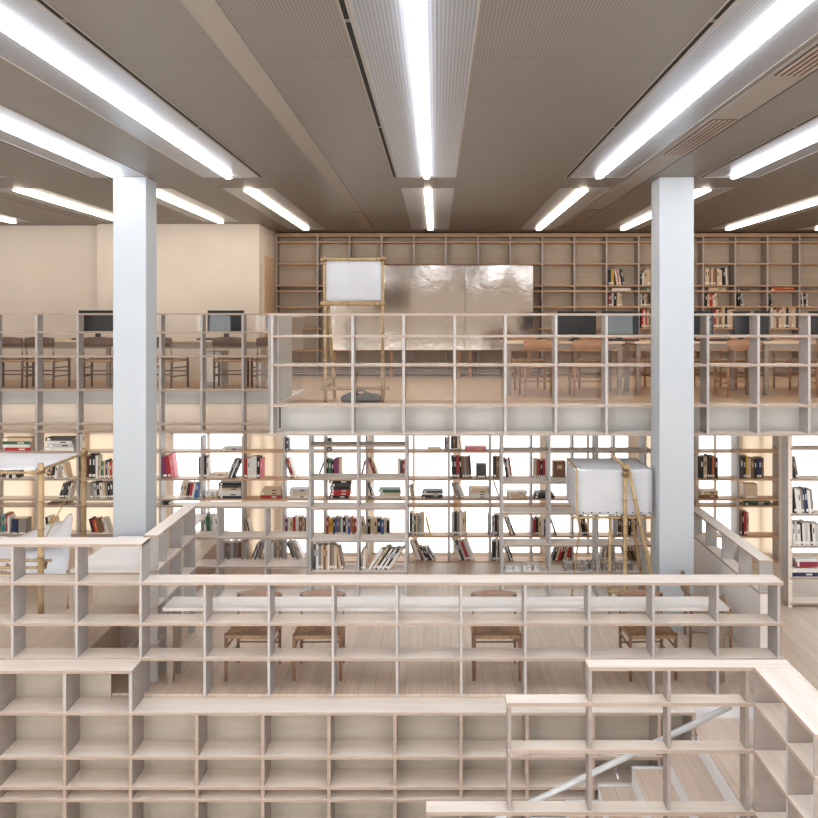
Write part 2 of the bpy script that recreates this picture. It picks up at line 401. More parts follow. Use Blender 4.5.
# ================================================================== MIDDLE WALL SHELVING d=11.9
d = 11.9
bx = lambda k: X(36 + 41.3 * k, d)
r = [Z(y, d) for y in (451.2, 478.8, 499, 505.6, 536, 561.5)]
xl = [bx(k) for k in range(-3, 5)]
xr = [bx(k) for k in range(4, 19)]
shelf('bookcase', 'lower bookcase left of the sunken reading area, around the left pillar', 'bookcase', d, xl,
      [(xl[0], xl[-1], z) for z in r[:5]] + [(xl[0], xl[-1], ZP + .05)], .22, [(x, ZP + .03, Z(433.4, d)) for x in xl[:-1]], dt=.03)
shelf('bookcase', 'wide lower bookcase beneath the mezzanine, backlit by the windows', 'bookcase', d, xr,
      [(xr[0] + .002, xr[-1], z) for z in r[:4]] + [(xr[0] + .002, xr[-1], r[4]), (bx(5), xr[-1], r[5] + .0)], .22,
      [(x, r[5] - .0, Z(436.5, d) if x < -1.95 else -1.408) for x in xr], top='birch_warm', edge='birch_warm', dt=.03)
# left mezzanine balustrade shelving standing on top of it
nx = [bx(k) for k in range(-3, 6)]
nzt = [Z(y, d) for y in (313.2, 331.6, 355.8, 389.6, 423.4, 431)]
nend = X(270, d)
shelf('balustrade_shelf', 'long left mezzanine balustrade made of shelving, set back from the right one', 'shelf balustrade', d, nx + [nend],
      [(nx[0], nend, z) for z in nzt], .18, [(x, nzt[-1], nzt[0] - .01) for x in nx] + [(nend - .015, nzt[-1], nzt[0] - .01)],
      pane=[(nx[0], nend, ZM, nzt[0] - .03)], dt=.034)

# ================================================================== MEZZANINE BALUSTRADE (right, projecting) d=9.65
d = 9.65
hx = [X(p, d) for p in (271.8, 352.5, 403.6, 454.8, 505.5, 556.2, 606.8, 657.5, 708.2, 758.9, 809.6, 860, 911)]
hz = [Z(y, d) for y in (313.4, 335.2, 364.2, 405.0, 433.8)]
shelf('balustrade_shelf', 'long mezzanine balustrade of open shelving projecting between the two pillars', 'shelf balustrade', d, hx,
      [(hx[0] - .035, hx[-1], z) for z in hz], .26, [(x, hz[-1], hz[0] - .01) for x in hx],
      pane=[(hx[0], hx[-1], ZM + .03, hz[0] - .03)], dt=.03)
# side return of the projecting balustrade
e = empty('glass_balustrade', (-1.93, 10.9, ZM), 'side return of the projecting balustrade, white panel then glass', 'balustrade')
MB().box(-1.955, -1.92, 9.952, 10.85, -1.36, .03, 'fascia_white').build('side_panel', e)
MB().box(-1.95, -1.935, 10.86, 11.88, ZM, .0, 'clear_glass').build('glass_pane', e)
MB().box(-1.97, -1.91, 10.86, 11.88, .0, .03, 'birch_long').build('top_rail', e)
MB().box(-1.96, -1.90, 9.955, 11.88, ZM + .002, ZM + .05, 'birch_long').build('kerb', e)

# ================================================================== NEARER LOW UNITS under the mezzanine d=10.25
d = 10.25
q = lambda p: X(p, d)
g1 = [q(169.6), q(217.4), q(265.2), q(309.5)]
def rows(ys): return [Z(y, d) for y in ys]
z1 = rows((506.5, 537.5, 566.5)) + [ZL + .06]
shelf('bookcase', 'low freestanding bookcase with three shelves, left of the taller free unit', 'bookcase', d, g1,
      [(q(193), g1[-1] - .02, z) for z in z1], .3, [(x, ZL, z1[0] - .01) for x in g1[1:-1]] + [(g1[-1] - .033, ZL, z1[0] - .01)])
g2 = [q(309.5), q(357.8), q(406)]
z2 = rows((445, 478, 508, 540.5, 572)) + [ZL + .06]
shelf('bookcase', 'tall freestanding bookcase two bays wide, left of centre under the mezzanine', 'bookcase', d, g2,
      [(g2[0] - .01, g2[-1] + .01, z) for z in z2], .3, [(g2[0], ZL, -1.408), (g2[1], ZL, -1.408), (g2[2], ZL, -1.408)], dt=.03)
g3 = [q(502.5), q(549.8), q(597.6), q(645.4)]
z3 = rows((451, 482, 513, 545, 572.5)) + [ZL + .06]
shelf('bookcase', 'tall freestanding bookcase behind the bamboo frame next to the right pillar', 'bookcase', d, g3,
      [(g3[0] - .01, g3[-1] + .1, z) for z in z3], .3, [(x, ZL, -1.408) for x in g3], dt=.03)
# right-hand unit
dm = 10.05
mx0 = X(790.5, dm)
zm = [Z(y, dm) for y in (448, 479, 514, 546, 577.5, 603)]
mxs = [mx0, mx0 + .62, mx0 + 1.24, mx0 + 1.86]
shelf('bookcase', 'tall bookcase with a solid pale end panel at the right edge of the room', 'bookcase', dm, mxs,
      [(mx0, mxs[-1], z) for z in zm], .22, [(mx0, ZL, -1.408)] + [(x, ZL, -1.408) for x in mxs[1:]], dt=.05, dv='divider_edge', de='birch')

# ================================================================== SUNKEN AREA BALUSTRADES d=7.68 (A and C) and lower wall (B, D)
d = 7.68
ax = lambda k: X(140.2 + 64.2 * k, d)
A = [ax(k) for k in range(0, 11)]; A[-1] = X(779, d)
za = [Z(582.6, d), Z(623.2, d), Z(658.2, d)]
C = [ax(k) for k in range(-3, 1)]
ztopC = Z(544.2, d)
shelf('balustrade_shelf', 'long pale shelf balustrade in the middle, in front of the desk and chairs', 'shelf balustrade', d, A,
      [(A[0] + .014, X(784, d), z) for z in za], .24, [(x, ZL + .001, za[0] - .01) for x in A[1:]],
      pane=[(A[0] + .02, A[-1], ZL, za[0] - .03)])
shelf('balustrade_shelf', 'raised left shelf balustrade, one cell taller, in front of the left pillar', 'shelf balustrade', d, C,
      [(C[0], C[-1] + .012, z) for z in [ztopC] + za], .24, [(x, ZL + .34, ztopC - .01) for x in C[:-1]] + [(C[-1], ZL + .001, ztopC - .01)],
      pane=[(C[0], C[-1], ZP + .01, za[0] - .03)])
d = 7.43
b = lambda p: X(p, d)
B = [b(130.3 + 66.15 * k) for k in range(-3, 9)] + [b(694)]
zbt = [Z(712.6, d), Z(756.8, d), Z(787, d), Z(799.3, d), -4.72, -5.1, -5.45]
shelf('wall_shelving', 'long built-in shelving below floor level along the sunken stair pit', 'shelving', d, B,
      [(B[0], b(696), z) for z in zbt], .3, [(x, -5.7, zbt[0] - .01) for x in B],
      back=[(B[0], b(696), -5.7, zbt[0] - .01, 'back_panel_beige')], edge='birch_edge', dv='divider_taupe', de='birch_edge', dt=.03)
zd = Z(671, d)
shelf('wall_shelving', 'single raised row of shelving stacked on the left end of the pit shelving', 'shelving', d, [B[0], b(130.3)],
      [(B[0], B[3] + .013, zd)], .3, [(x, zbt[0] + .001, zd - .01) for x in B[:4]],
      back=[(B[0], b(98), zbt[0], zd - .01, 'back_panel_beige')], dv='divider_taupe', dt=.03)

# ================================================================== receding guards E (left) and F (right)
def guard_y(name, label, x0, x1, y0, y1, zs, dys, zfoot, pane_x=None):
    e = empty(name, ((x0 + x1) / 2, (y0 + y1) / 2, zfoot), label, 'shelf balustrade')
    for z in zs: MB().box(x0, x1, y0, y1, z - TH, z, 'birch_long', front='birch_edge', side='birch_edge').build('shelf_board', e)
    for y in dys: MB().box(x0 + .005, x1 - .005, y - .013, y + .013, zfoot, zs[0] - .01, 'divider_grey', side='divider_edge').build('divider', e)
    if pane_x: MB().box(pane_x - .005, pane_x + .005, y0 + .02, y1 - .02, zfoot, zs[0] - .03, 'clear_glass').build('glass_pane', e)
    return e
ge = guard_y('balustrade_shelf', 'narrow shelf balustrade running back beside the left pillar', -2.86, -2.72, 7.99, 9.27, [ztopC, -2.46, -2.82, -3.18], [8.01, 8.26, 8.745, 9.25], ZL)
MB().box(-2.858, -2.85, 8.28, 9.24, -3.5, ztopC - .03, 'panel_beige').build('back_panel', ge)
gf = guard_y('balustrade_shelf', 'narrow shelf balustrade running back beside the right pillar', 3.285, 3.43, 8.36, 10.7, [-2.482, -2.80], [8.38, 8.93, 9.48, 10.04, 10.6], -2.826)
MB().box(3.30, 3.415, 8.37, 10.68, ZL, -2.83, 'desk_white').build('side_panel', gf)

# ================================================================== J: nearest balustrade round the stairs
d = 6.2
j = lambda p: X(p, d)
jz = [Z(667.3, d), Z(703, d), Z(750, d), Z(812, d), -4.25, -4.75]
XI = 2.397
e = empty('balustrade_shelf', (1.6, 6.27, -5.7), 'nearest stepped shelf balustrade guarding the stairs at bottom right', 'shelf balustrade')
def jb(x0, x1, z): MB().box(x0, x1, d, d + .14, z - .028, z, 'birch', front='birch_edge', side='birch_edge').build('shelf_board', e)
jb(j(588.5), XI + .3, jz[0]); jb(j(506.5), XI, jz[1]); jb(j(508), XI, jz[2]); jb(j(426), XI, jz[3]); jb(j(426), XI, jz[4]); jb(j(426), XI, jz[5])
for p, zt in ((429, jz[3]), (509.5, jz[1]), (590.5, jz[0]), (669.5, jz[0]), (748, jz[0])):
    MB().box(j(p) - .013, j(p) + .013, d + .008, d + .135, -5.7, zt - .005, 'divider_taupe', front='divider_taupe').build('divider', e)
MB().box(j(510), XI - .03, d + .141, d + .149, -5.0, jz[1] - .03, 'clear_glass').build('glass_pane', e)
e = empty('balustrade_shelf', (XI + .15, 5.5, -5.7), 'wide shelf balustrade along the stairs coming towards the camera at bottom right', 'shelf balustrade')
MB().box(XI, XI + .3, 5.2, d - .002, jz[0] - .028, jz[0], 'birch_long', front='birch_edge', side='birch_edge').build('shelf_board', e)
MB().box(XI, XI + .3, 5.2, d + .14, jz[1] - .028, jz[1], 'birch_long', front='birch_edge', side='birch_edge').build('shelf_board', e)
for z in jz[2:]: MB().box(XI, XI + .3, 3.6, d + .14, z - .028, z, 'birch_long', front='birch_edge', side='birch_edge').build('shelf_board', e)
for y in (6.2, 5.62, 5.21): MB().box(XI + .006, XI + .294, y, y + .026, -5.7, jz[0] - .02, 'divider_taupe', side='divider_edge').build('divider', e)
for y in (4.6, 4.0): MB().box(XI + .006, XI + .294, y, y + .026, -5.7, jz[2] - .02, 'divider_taupe', side='divider_edge').build('divider', e)

# ================================================================== STAIRS + HANDRAIL
e = empty('staircase', (1.7, 6.9, -5.7), 'wooden stairs with grey risers climbing right beneath the nearest balustrade', 'stairs')
xs_ = [.86 - .3, .86, 1.16, 1.459, 1.762, 2.057]; zs_ = [-4.695, -4.54, -4.385, -4.236, -4.08, -3.925]
for i, (x, z) in enumerate(zip(xs_, zs_)):
    MB().box(x, x + .31, 6.36, 7.40, z - .03, z, 'floor_tread').build('tread', e)
    MB().box(x - .004, x + .012, 6.36, 7.40, z - .175, z - .012, 'step_trim').build('riser', e)
    MB().box(x, x + .30, 7.402, 7.428, z - .02, z + .012, 'step_trim').build('stringer_trim', e)
MB().box(2.354, 2.95, 6.36, 7.73, -3.80, -3.77, 'floor_tread').build('landing', e)
MB().box(2.342, 2.354, 6.36, 7.40, -3.925, -3.782, 'step_trim').build('riser', e)
MB().box(2.358, 2.95, 7.705, 7.735, -3.77, ZL - .005, 'step_trim').build('stringer_trim', e)
MB().box(2.950, 2.966, 6.36, 7.73, -3.79, ZL, 'step_trim').build('riser', e)
e = empty('handrail', (1.5, 6.45, -3.5), 'round grey metal handrail sloping across behind the nearest balustrade', 'handrail')
ra = Vector(P(500, 818, 6.42)); rb = Vector(P(731, 706, 6.42)); dr = (ra - rb).normalized()
MB().tube([rb, ra, ra + dr * 1.1], .024, 'steel', 14).build('rail', e)
for p in (.35, 1.0, 1.75):
    c = rb + dr * p
    MB().tube([c, c + Vector((0, 0, -.07)), c + Vector((0, -.07, -.09))], .008, 'steel', 8).build('bracket', e)
# hidden-side handrail seen through the raised row
e = empty('handrail', (-3.0, 8.2, -3.5), 'short handrail glimpsed through the open cell of the raised shelf row', 'handrail')
MB().tube([(-3.28, 7.9, -3.52), (-2.98, 8.3, -3.22)], .02, 'steel', 12).build('rail', e)
MB().tube([(-2.98, 8.3, -3.22), (-2.98, 8.3, -3.5)], .012, 'steel', 8).build('bracket', e)

# ================================================================== DESKS
def desk(name, label, x0, x1, y0, y1, z, zf, top='desk_top', apron=.09, legs=True, group=None, poly=None):
    e = empty(name, ((x0 + x1) / 2, (y0 + y1) / 2, zf), label, 'desk', group)
    if poly: MB().prism(poly, z - .03, z, top).build('desk_top', e)
    else: MB().box(x0, x1, y0, y1, z - .03, z, top).build('desk_top', e)
    if apron: MB().box(x0 + .05, x1 - .05, y0 + .02, y0 + .04, z - .03 - apron, z - .031, 'desk_leg').build('apron', e)
    if legs:
        for (a, c) in ((x0 + .03, y0 + .03), (x1 - .09, y0 + .03), (x0 + .03, y1 - .09), (x1 - .09, y1 - .09)):
            MB().box(a, a + .06, c, c + .06, zf, z - .031, 'desk_leg').build('leg', e)
    return e
desk('long_desk', 'long pale desk top running behind the middle shelf balustrade', -2.66, 2.83, 7.945, 8.27, -2.82, ZL, 'desk_white', 0)
desk('long_desk', 'pale wooden desk top wrapped around the left pillar', -3.59, -2.89, 8.02, 10.3, -2.47, ZP, 'desk_white', 0, False,
     poly=[(-3.59, 8.02), (-2.89, 8.02), (-2.89, 10.3), (-3.27, 10.3), (-3.27, 9.25), (-3.59, 9.25)])
for o in list(bpy.data.objects):
    pass
dk = bpy.data.objects['long_desk.001']
MB().box(-2.93, -2.91, 8.05, 9.2, ZP, -2.502, 'chair_wood_light').build('side_panel', dk)
MB().box(-3.85, -2.94, 9.18, 9.22, ZP, -2.502, 'panel_beige').build('back_panel', dk)
MB().box(-3.57, -3.53, 8.05, 8.3, ZP, -2.502, 'divider_grey').build('leg', dk)
gd = 'mezzanine work desks'
desk('long_desk', 'wooden work desk on the mezzanine, left one of the right-hand row', .94, 2.60, 11.35, 12.15, -.34, ZM, group=gd)
desk('long_desk', 'wooden work desk on the mezzanine, partly behind the right pillar', 2.74, 4.40, 11.35, 12.15, -.34, ZM, group=gd)
desk('long_desk', 'wooden work desk on the mezzanine at the right edge of the photo', 4.52, 6.2, 11.35, 12.15, -.34, ZM, group=gd)
desk('long_desk', 'desk with grey apron against the left wall, left of the left pillar', -7.4, -5.02, 12.62, 13.3, -.355, ZM, group=gd, apron=.1)
desk('long_desk', 'desk with grey apron against the left wall, right of the left pillar', -5.0, -2.62, 12.62, 13.3, -.355, ZM, group=gd, apron=.1)

# ================================================================== CHAIRS
def make_chair(label, wood, group, H=.76):
    """origin on the floor under the seat centre, front towards -Y"""
    e = empty('dining_chair', (0, 0, 0), label, 'chair', group)
    w = .225; fy = -.2; by = .2
    for s in (-1, 1):
        MB().tube([(s * w, fy, 0), (s * w, fy, .2), (s * w, fy, .46)], [.015, .019, .019], wood, 10).build('leg', e)
        MB().tube([(s * (w - .01), by + .01, 0), (s * (w - .01), by, .42), (s * (w - .01), by + .03, H)], [.015, .019, .015], wood, 10).build('leg', e)
    st = MB()
    for s in (-1, 1):
        for z in (.19, .32): st.tube([(s * w, fy, z), (s * (w - .01), by, z)], .0095, wood, 8)
    st.tube([(-w, fy, .25), (w, fy, .25)], .0095, wood, 8).tube([(-w, by, .22), (w, by, .22)], .0095, wood, 8)
    st.build('stretcher', e)
    # woven seat: four triangular weave panels dipping to the centre, wrapped over rails
    s = MB(); n = 8
    def sz(u, v): return .445 - .018 * (1 - max(abs(u), abs(v)) ** 2)
    idx = {}
    for a in range(n + 1):
        for c in range(n + 1):
            u = -1 + 2 * a / n; v = -1 + 2 * c / n
            idx[a, c] = len(s.v); s.v.append((u * (w - .012), v * .198, sz(u, v)))
    for a in range(n):
        for c in range(n):
            s.f.append((idx[a, c], idx[a + 1, c], idx[a + 1, c + 1], idx[a, c + 1])); s.m.append(s.mi('paper_cord' if abs(a + .5 - n / 2) > abs(c + .5 - n / 2) else 'paper_cord_dark')); s.sm.append(True)
    for (p0, p1) in (((-w, fy), (w, fy)), ((-w, by), (w, by)), ((-w, fy), (-w, by)), ((w, fy), (w, by))):
        s.tube([(p0[0], p0[1], .427), (p1[0], p1[1], .427)], .021, 'paper_cord', 8)
    s.build('seat', e)
    # curved backrest board
    bkm = MB(); k = 12; ids = []
    for i in range(k + 1):
        u = -1 + 2 * i / k
        x = u * (w + .012); y = by + .03 - .0 + .045 * (1 - u * u)
        zt = H + .012 + .018 * (1 - u * u); zb = H - .115 + .0 * u
        ids.append([len(bkm.v) + q_ for q_ in range(4)])
        bkm.v += [(x, y - .008, zb), (x, y + .008, zb), (x, y + .008, zt), (x, y - .008, zt)]
    for i in range(k):
        for q_ in range(4):
            r_ = (q_ + 1) % 4
            bkm.f.append((ids[i][q_], ids[i + 1][q_], ids[i + 1][r_], ids[i][r_])); bkm.m.append(bkm.mi(wood)); bkm.sm.append(q_ in (1, 3))
    for i, o_ in ((0, 1), (k, -1)): bkm.f.append(tuple(ids[i][::o_])); bkm.m.append(0); bkm.sm.append(False)
    bkm.build('backrest', e)
    return e
gl_, gm = 'chairs behind the middle balustrade', 'mezzanine chairs'
proto = make_chair('brown woven-seat chair, leftmost of the four behind the middle balustrade', 'chair_wood', gl_, .70)
proto.location = (X(254, 8.23), 8.23, ZL)
proto.rotation_euler = (0, 0, -.03)
for px, lb, rz, dd in ((320, 'brown woven-seat chair, second of the four behind the middle balustrade', .02, 8.23),
                       (495.5, 'brown woven-seat chair standing alone at the centre behind the middle balustrade', 0, 8.23),
                       (647, 'brown woven-seat chair in front of the right pillar behind the balustrade', .05, 8.23)):
    copy_tree(proto, (X(px, dd), dd, ZL), rz, lb)
copy_tree(proto, (X(706, 9.0), 8.95, ZL), 1.4, 'brown chair turned sideways just right of the right pillar')
PI = math.pi
pm = make_chair('light wooden chair at the left end of the first right-hand mezzanine desk', 'chair_wood_light', gm)
pm.location = (X(540, 11.1), 11.3, ZM); pm.rotation_euler = (0, 0, PI + .05)
for px, dd, rz, lb in ((588, 11.3, PI - .04, 'light wooden chair at the first desk below the large monitor, back to the camera'),
                       (737, 11.28, PI + .06, 'light wooden chair at the second desk right of the right pillar'),
                       (826, 11.3, PI, 'light wooden chair cut off by the right edge of the photo'),
                       (527, 12.45, .1, 'light wooden chair on the far side of the first desk, left'),
                       (594, 12.45, -.15, 'light wooden chair on the far side of the first desk, right'),
                       (636, 12.5, .1, 'light wooden chair across the desk, just left of the right pillar'),
                       (714, 12.45, .15, 'light wooden chair on the far side of the second desk, left'),
                       (748, 12.5, -.1, 'light wooden chair on the far side of the second desk, right'),
                       (795, 12.45, .2, 'light wooden chair on the far side of the rightmost desk')):
    copy_tree(pm, (X(px, dd), dd, ZM), rz, lb)
pd = make_chair('dark brown chair at the left desk, at the left edge of the photo', 'chair_wood_dark', gm)
pd.location = (X(9, 12.5), 12.62, ZM); pd.rotation_euler = (0, 0, PI + .1)
for px, rz, lb in ((46, PI - .12, 'dark brown chair at the left desk, second from the left edge'),
                   (101, PI + .1, 'dark brown chair below the computer left of the left pillar'),
                   (166, PI - .3, 'dark brown chair just right of the left pillar at the desk'),
                   (230, PI + .06, 'dark brown chair below the computer right of the left pillar'),
                   (268, PI + .4, 'dark brown chair at the right end of the left desk row')):
    copy_tree(pd, (X(px, 12.55), 12.62, ZM), rz, lb)

# ================================================================== MONITORS
def monitor(label, px, d, zt, w, h, zdesk, rz=0, g='computer monitors'):
    e = empty('computer_monitor', (X(px, d), d, zdesk), label, 'monitor', g)
    e.rotation_euler = (0, 0, 0)
    x = X(px, d)
    cs = MB().box(x - w / 2, x + w / 2, d, d + .045, zt - h, zt, 'black_plastic').build('casing', e)
    MB().box(x - w / 2 + .012, x + w / 2 - .012, d - .004, d - .001, zt - h + .03, zt - .012, 'screen').build('display', cs)
    MB().box(x - .04, x + .04, d + .046, d + .07, zdesk + .012, zt - h * .5, 'black_plastic').box(x - .12, x + .12, d - .06, d + .12, zdesk, zdesk + .012, 'black_plastic').build('stand', e)
    return e
def keyboard(label, x, d, z):
    e = tag(MB().box(x - .22, x + .22, d - .07, d + .07, z, z + .018, 'black_plastic').box(x - .21, x + .21, d - .06, d + .06, z + .018, z + .026, 'screen').build('keyboard', None, (x, d, z)), label, 'keyboard', 'keyboards')
    return e
def mouse(label, x, d, z):
    s = MB().tube([(x, d - .05, z + .014), (x, d - .03, z + .018), (x, d + .02, z + .018), (x, d + .05, z + .013)], [.014, .018, .018, .012], 'black_plastic', 10)
    tag(s.build('computer_mouse', None, (x, d, z)), label, 'mouse', 'computer mice')
monitor('wide black monitor on the left desk, left of the left pillar', 96.5, 13.0, .105, .57, .35, -.355)
monitor('wide black monitor on the left desk, right of the left pillar', 225.5, 13.0, .105, .57, .35, -.355)
monitor('wide black monitor on the first right desk, nearest the foil panel', 577, 11.85, .085, .555, .38, -.34)
monitor('wide black monitor on the first right desk, left of the right pillar', 620.5, 11.86, .085, .53, .38, -.34)
monitor('black monitor on the second desk, partly hidden by the right pillar', 694, 11.85, .085, .56, .38, -.34)
monitor('black monitor on the second desk, between two rows of books', 742, 11.9, .085, .24, .38, -.34)
monitor('narrow looking black monitor on the second desk, rightmost', 762, 11.8, .085, .2, .38, -.34)
monitor('black monitor cut off by the right edge of the photo', 828, 11.85, .085, .52, .38, -.34)
keyboard('black keyboard in front of the monitor left of the left pillar', X(88, 12.8), 12.78, -.355)
keyboard('black keyboard in front of the monitor right of the left pillar', X(212, 12.8), 12.78, -.355)
keyboard('black keyboard on the first right desk', X(586, 11.6), 11.58, -.34)
keyboard('black keyboard below the monitor beside the right pillar', X(622, 11.6), 11.58, -.34)
keyboard('black keyboard on the desk just right of the right pillar', X(712, 11.6), 11.58, -.34)
mouse('black mouse beside the keyboard on the first right desk', X(605, 11.6), 11.6, -.34)
mouse('black mouse beside the keyboard right of the left pillar', X(238, 12.8), 12.75, -.355)
o = MB().box(X(207, 12.9), X(223, 12.9), 12.8, 13.25, ZM + .02, -.52, 'fascia_white').box(X(209, 12.9), X(221, 12.9), 12.795, 12.8, ZM + .1, -.56, 'window_frame').build('computer_tower', None, (X(215, 12.9), 13.0, ZM + .02))
tag(o, 'white computer tower standing under the desk right of the left pillar', 'computer')
o.location.z -= .02

# ================================================================== FOIL PANEL
d = 14.72
e = empty('reflective_panel', (X(431, d), d, ZM), 'large crumpled reflective foil panel on wooden legs before the tall bookcase', 'panel')
pz0, pz1 = Z(350, d), Z(265.5, d)
def sheet(x0, x1, seed, tilt):
    rnd = random.Random(seed); s = MB(); nx_, nz_ = 16, 12; ids = {}
    ph = [rnd.uniform(0, 6) for _ in range(6)]
    for a in range(nx_ + 1):
        for c in range(nz_ + 1):
            u, v = a / nx_, c / nz_
            off = .0015 * math.sin(7 * u + ph[0]) * math.cos(5 * v + ph[1]) + .0006 * math.sin(15 * u + 9 * v + ph[2])
            ids[a, c] = len(s.v); s.v.append((x0 + (x1 - x0) * u, d + off + tilt * (u - .5), pz0 + (pz1 - pz0) * v))
    for a in range(nx_):
        for c in range(nz_):
            s.f.append((ids[a, c], ids[a + 1, c], ids[a + 1, c + 1], ids[a, c + 1])); s.m.append(s.mi('foil')); s.sm.append(True)
    s.box(x0, x1, d + .006, d + .014, pz0, pz1, 'foil')
    s.build('foil_sheet', e)
sheet(X(330, d), X(464.8, d), 3, .0); sheet(X(465.2, d), X(533, d), 5, .0)
fr = MB().box(X(330, d), X(533, d), d + .05, d + .08, pz0 + .06, pz0 + .11, 'chair_wood_light').box(X(330, d), X(533, d), d + .05, d + .08, pz1 - .1, pz1 - .05, 'chair_wood_light')
fr.build('frame', e)
for px in (334, 391, 459, 470.5, 529):
    MB().box(X(px, d) - .025, X(px, d) + .025, d + .082, d + .12, ZM, pz1 - .02, 'chair_wood_light').build('leg', e)

# ================================================================== BAMBOO FRAMES
def bamboo(s, a, b_, r=.024, nodes=.28):
    a = Vector(a); b_ = Vector(b_); L_ = (b_ - a).length; n = max(1, int(L_ / nodes))
    pts, rr = [a], [r]
    for k in range(1, n + 1):
        c = a.lerp(b_, k / (n + .35))
        u = (b_ - a).normalized()
        pts += [c - u * .012, c, c + u * .012]; rr += [r * .97, r * 1.18, r * .97]
    pts.append(b_); rr.append(r * .9)
    s.tube(pts, rr, 'bamboo', 10)
    for k in range(1, n + 1):
        c = a.lerp(b_, k / (n + .35)); u = (b_ - a).normalized()
        s.tube([c - u * .004, c + u * .004], r * 1.2, 'bamboo_node', 10)
    return s
def pole(e, a, b_, r=.024): bamboo(MB(), a, b_, r).build('bamboo_pole', e)
def lash(e, c, r=.034):
    s = MB()
    for k in range(3):
        pts = [(c[0] + r * math.cos(q_), c[1] + r * math.sin(q_), c[2] + .012 * k - .012 + .012 * math.sin(q_)) for q_ in [i * PI / 5 for i in range(11)]]
        s.tube(pts, .005, 'bamboo_node', 6)
    s.build('rope_lashing', e)
def cloth(e, name, corners, seed=1, sag=.0, amp=.01, n=14, th=.006, mat='canvas'):
    rnd = random.Random(seed); ph = [rnd.uniform(0, 6) for _ in range(6)]
    A_, B_, C_, D_ = [Vector(c) for c in corners]; nrm = (B_ - A_).cross(D_ - A_).normalized()
    s = MB(); ids = {}
    for a in range(n + 1):
        for c in range(n + 1):
            u, v = a / n, c / n
            p = A_.lerp(B_, u).lerp(D_.lerp(C_, u), v)
            off = amp * (math.sin(5 * u + ph[0]) * math.sin(4 * v + ph[1]) + .5 * math.sin(11 * u - 7 * v + ph[2]))
            p = p + nrm * off + Vector((0, 0, -sag * 4 * u * (1 - u) * 4 * v * (1 - v)))
            ids[a, c] = len(s.v); s.v.append(tuple(p))
    for a in range(n):
        for c in range(n):
            s.f.append((ids[a, c], ids[a + 1, c], ids[a + 1, c + 1], ids[a, c + 1])); s.m.append(s.mi(mat)); s.sm.append(True)
    o = s.build(name, e); m_ = o.modifiers.new('s', 'SOLIDIFY'); m_.thickness = th; m_.offset = 0
    return o
# 1: upright easel on the mezzanine
d = 10.45
e = empty('bamboo_easel', (X(354, d), d, ZM), 'tall bamboo easel holding a white canvas on the mezzanine above the balustrade', 'easel')
xa, xb = X(325.5, d), X(382.5, d)
pole(e, (xa, d, ZM), (xa - .01, d, Z(256.5, d)), .024); pole(e, (xb, d, ZM), (xb, d, Z(256, d)), .022)
pole(e, (xa + .05, d + .55, ZM), (xa + .03, d + .06, Z(306, d)), .022); pole(e, (xb - .02, d + .6, ZM), (xb - .01, d + .06, Z(306, d)), .02)
pole(e, (xa - .06, d - .02, Z(259.5, d)), (xb + .05, d - .02, Z(259, d)), .02)
pole(e, (xa - .06, d - .03, Z(303.5, d)), (xb + .03, d - .03, Z(303.5, d)), .03)
pole(e, (xa - .06, d - .03, Z(388.5, d)), (xb + .09, d - .03, Z(388, d)), .024)
pole(e, (xa - .03, d - .02, Z(388, d)), (xa + .05, d + .55, Z(386, d)), .018)
pole(e, (xb, d + .02, Z(388, d)), (xb - .02, d + .6, Z(386, d)), .018)
cloth(e, 'canvas', [(xa + .012, d - .035, Z(300.5, d)), (xb - .012, d - .035, Z(300.5, d)), (xb - .012, d - .035, Z(261.5, d)), (xa + .012, d - .035, Z(261.5, d))], 2, 0, .003)
for c in ((xa, d - .01, Z(259.5, d)), (xb, d - .01, Z(259.5, d)), (xa, d - .01, Z(303.5, d)), (xb, d - .01, Z(303.5, d)), (xa, d - .01, Z(388, d)), (xb, d - .01, Z(388, d))): lash(e, c)
# sandbag
s = MB(); cx, cy = X(361, 10.25), 10.22; nu, nv = 22, 12; ids = {}
for a in range(nu):
    for c in range(nv + 1):
        th_, ph_ = 2 * PI * a / nu, PI * c / nv
        x_ = math.cos(ph_); rr_ = math.sin(ph_) ** .7
        x_l = .255 * x_; pinch = 1 - .28 * math.exp(-(x_l / .04) ** 2) - .1 * math.exp(-((abs(x_l) - .17) / .03) ** 2)
        y_l = .12 * rr_ * math.cos(th_) * pinch; z_l = .085 * rr_ * math.sin(th_) * pinch * (1 + .12 * math.sin(9 * x_))
        ids[a, c] = len(s.v); s.v.append((cx + x_l, cy + y_l, ZM + .072 + max(z_l, -.07)))
for a in range(nu):
    for c in range(nv):
        a2 = (a + 1) % nu
        s.f.append((ids[a, c], ids[a2, c], ids[a2, c + 1], ids[a, c + 1])); s.m.append(s.mi('sandbag_grey')); s.sm.append(True)
o = s.build('sandbag', None, (cx, cy, ZM)); tag(o, 'grey sandbag lying on the mezzanine floor at the foot of the bamboo easel', 'sandbag'); o.location.z -= .0
MB().tube([(cx - .08, cy, ZM + .14), (cx - .03, cy - .01, ZM + .172), (cx + .04, cy - .01, ZM + .172), (cx + .09, cy, ZM + .14)], .011, 'sandbag_grey', 8).build('handle', o)
bpy.context.view_layer.update()

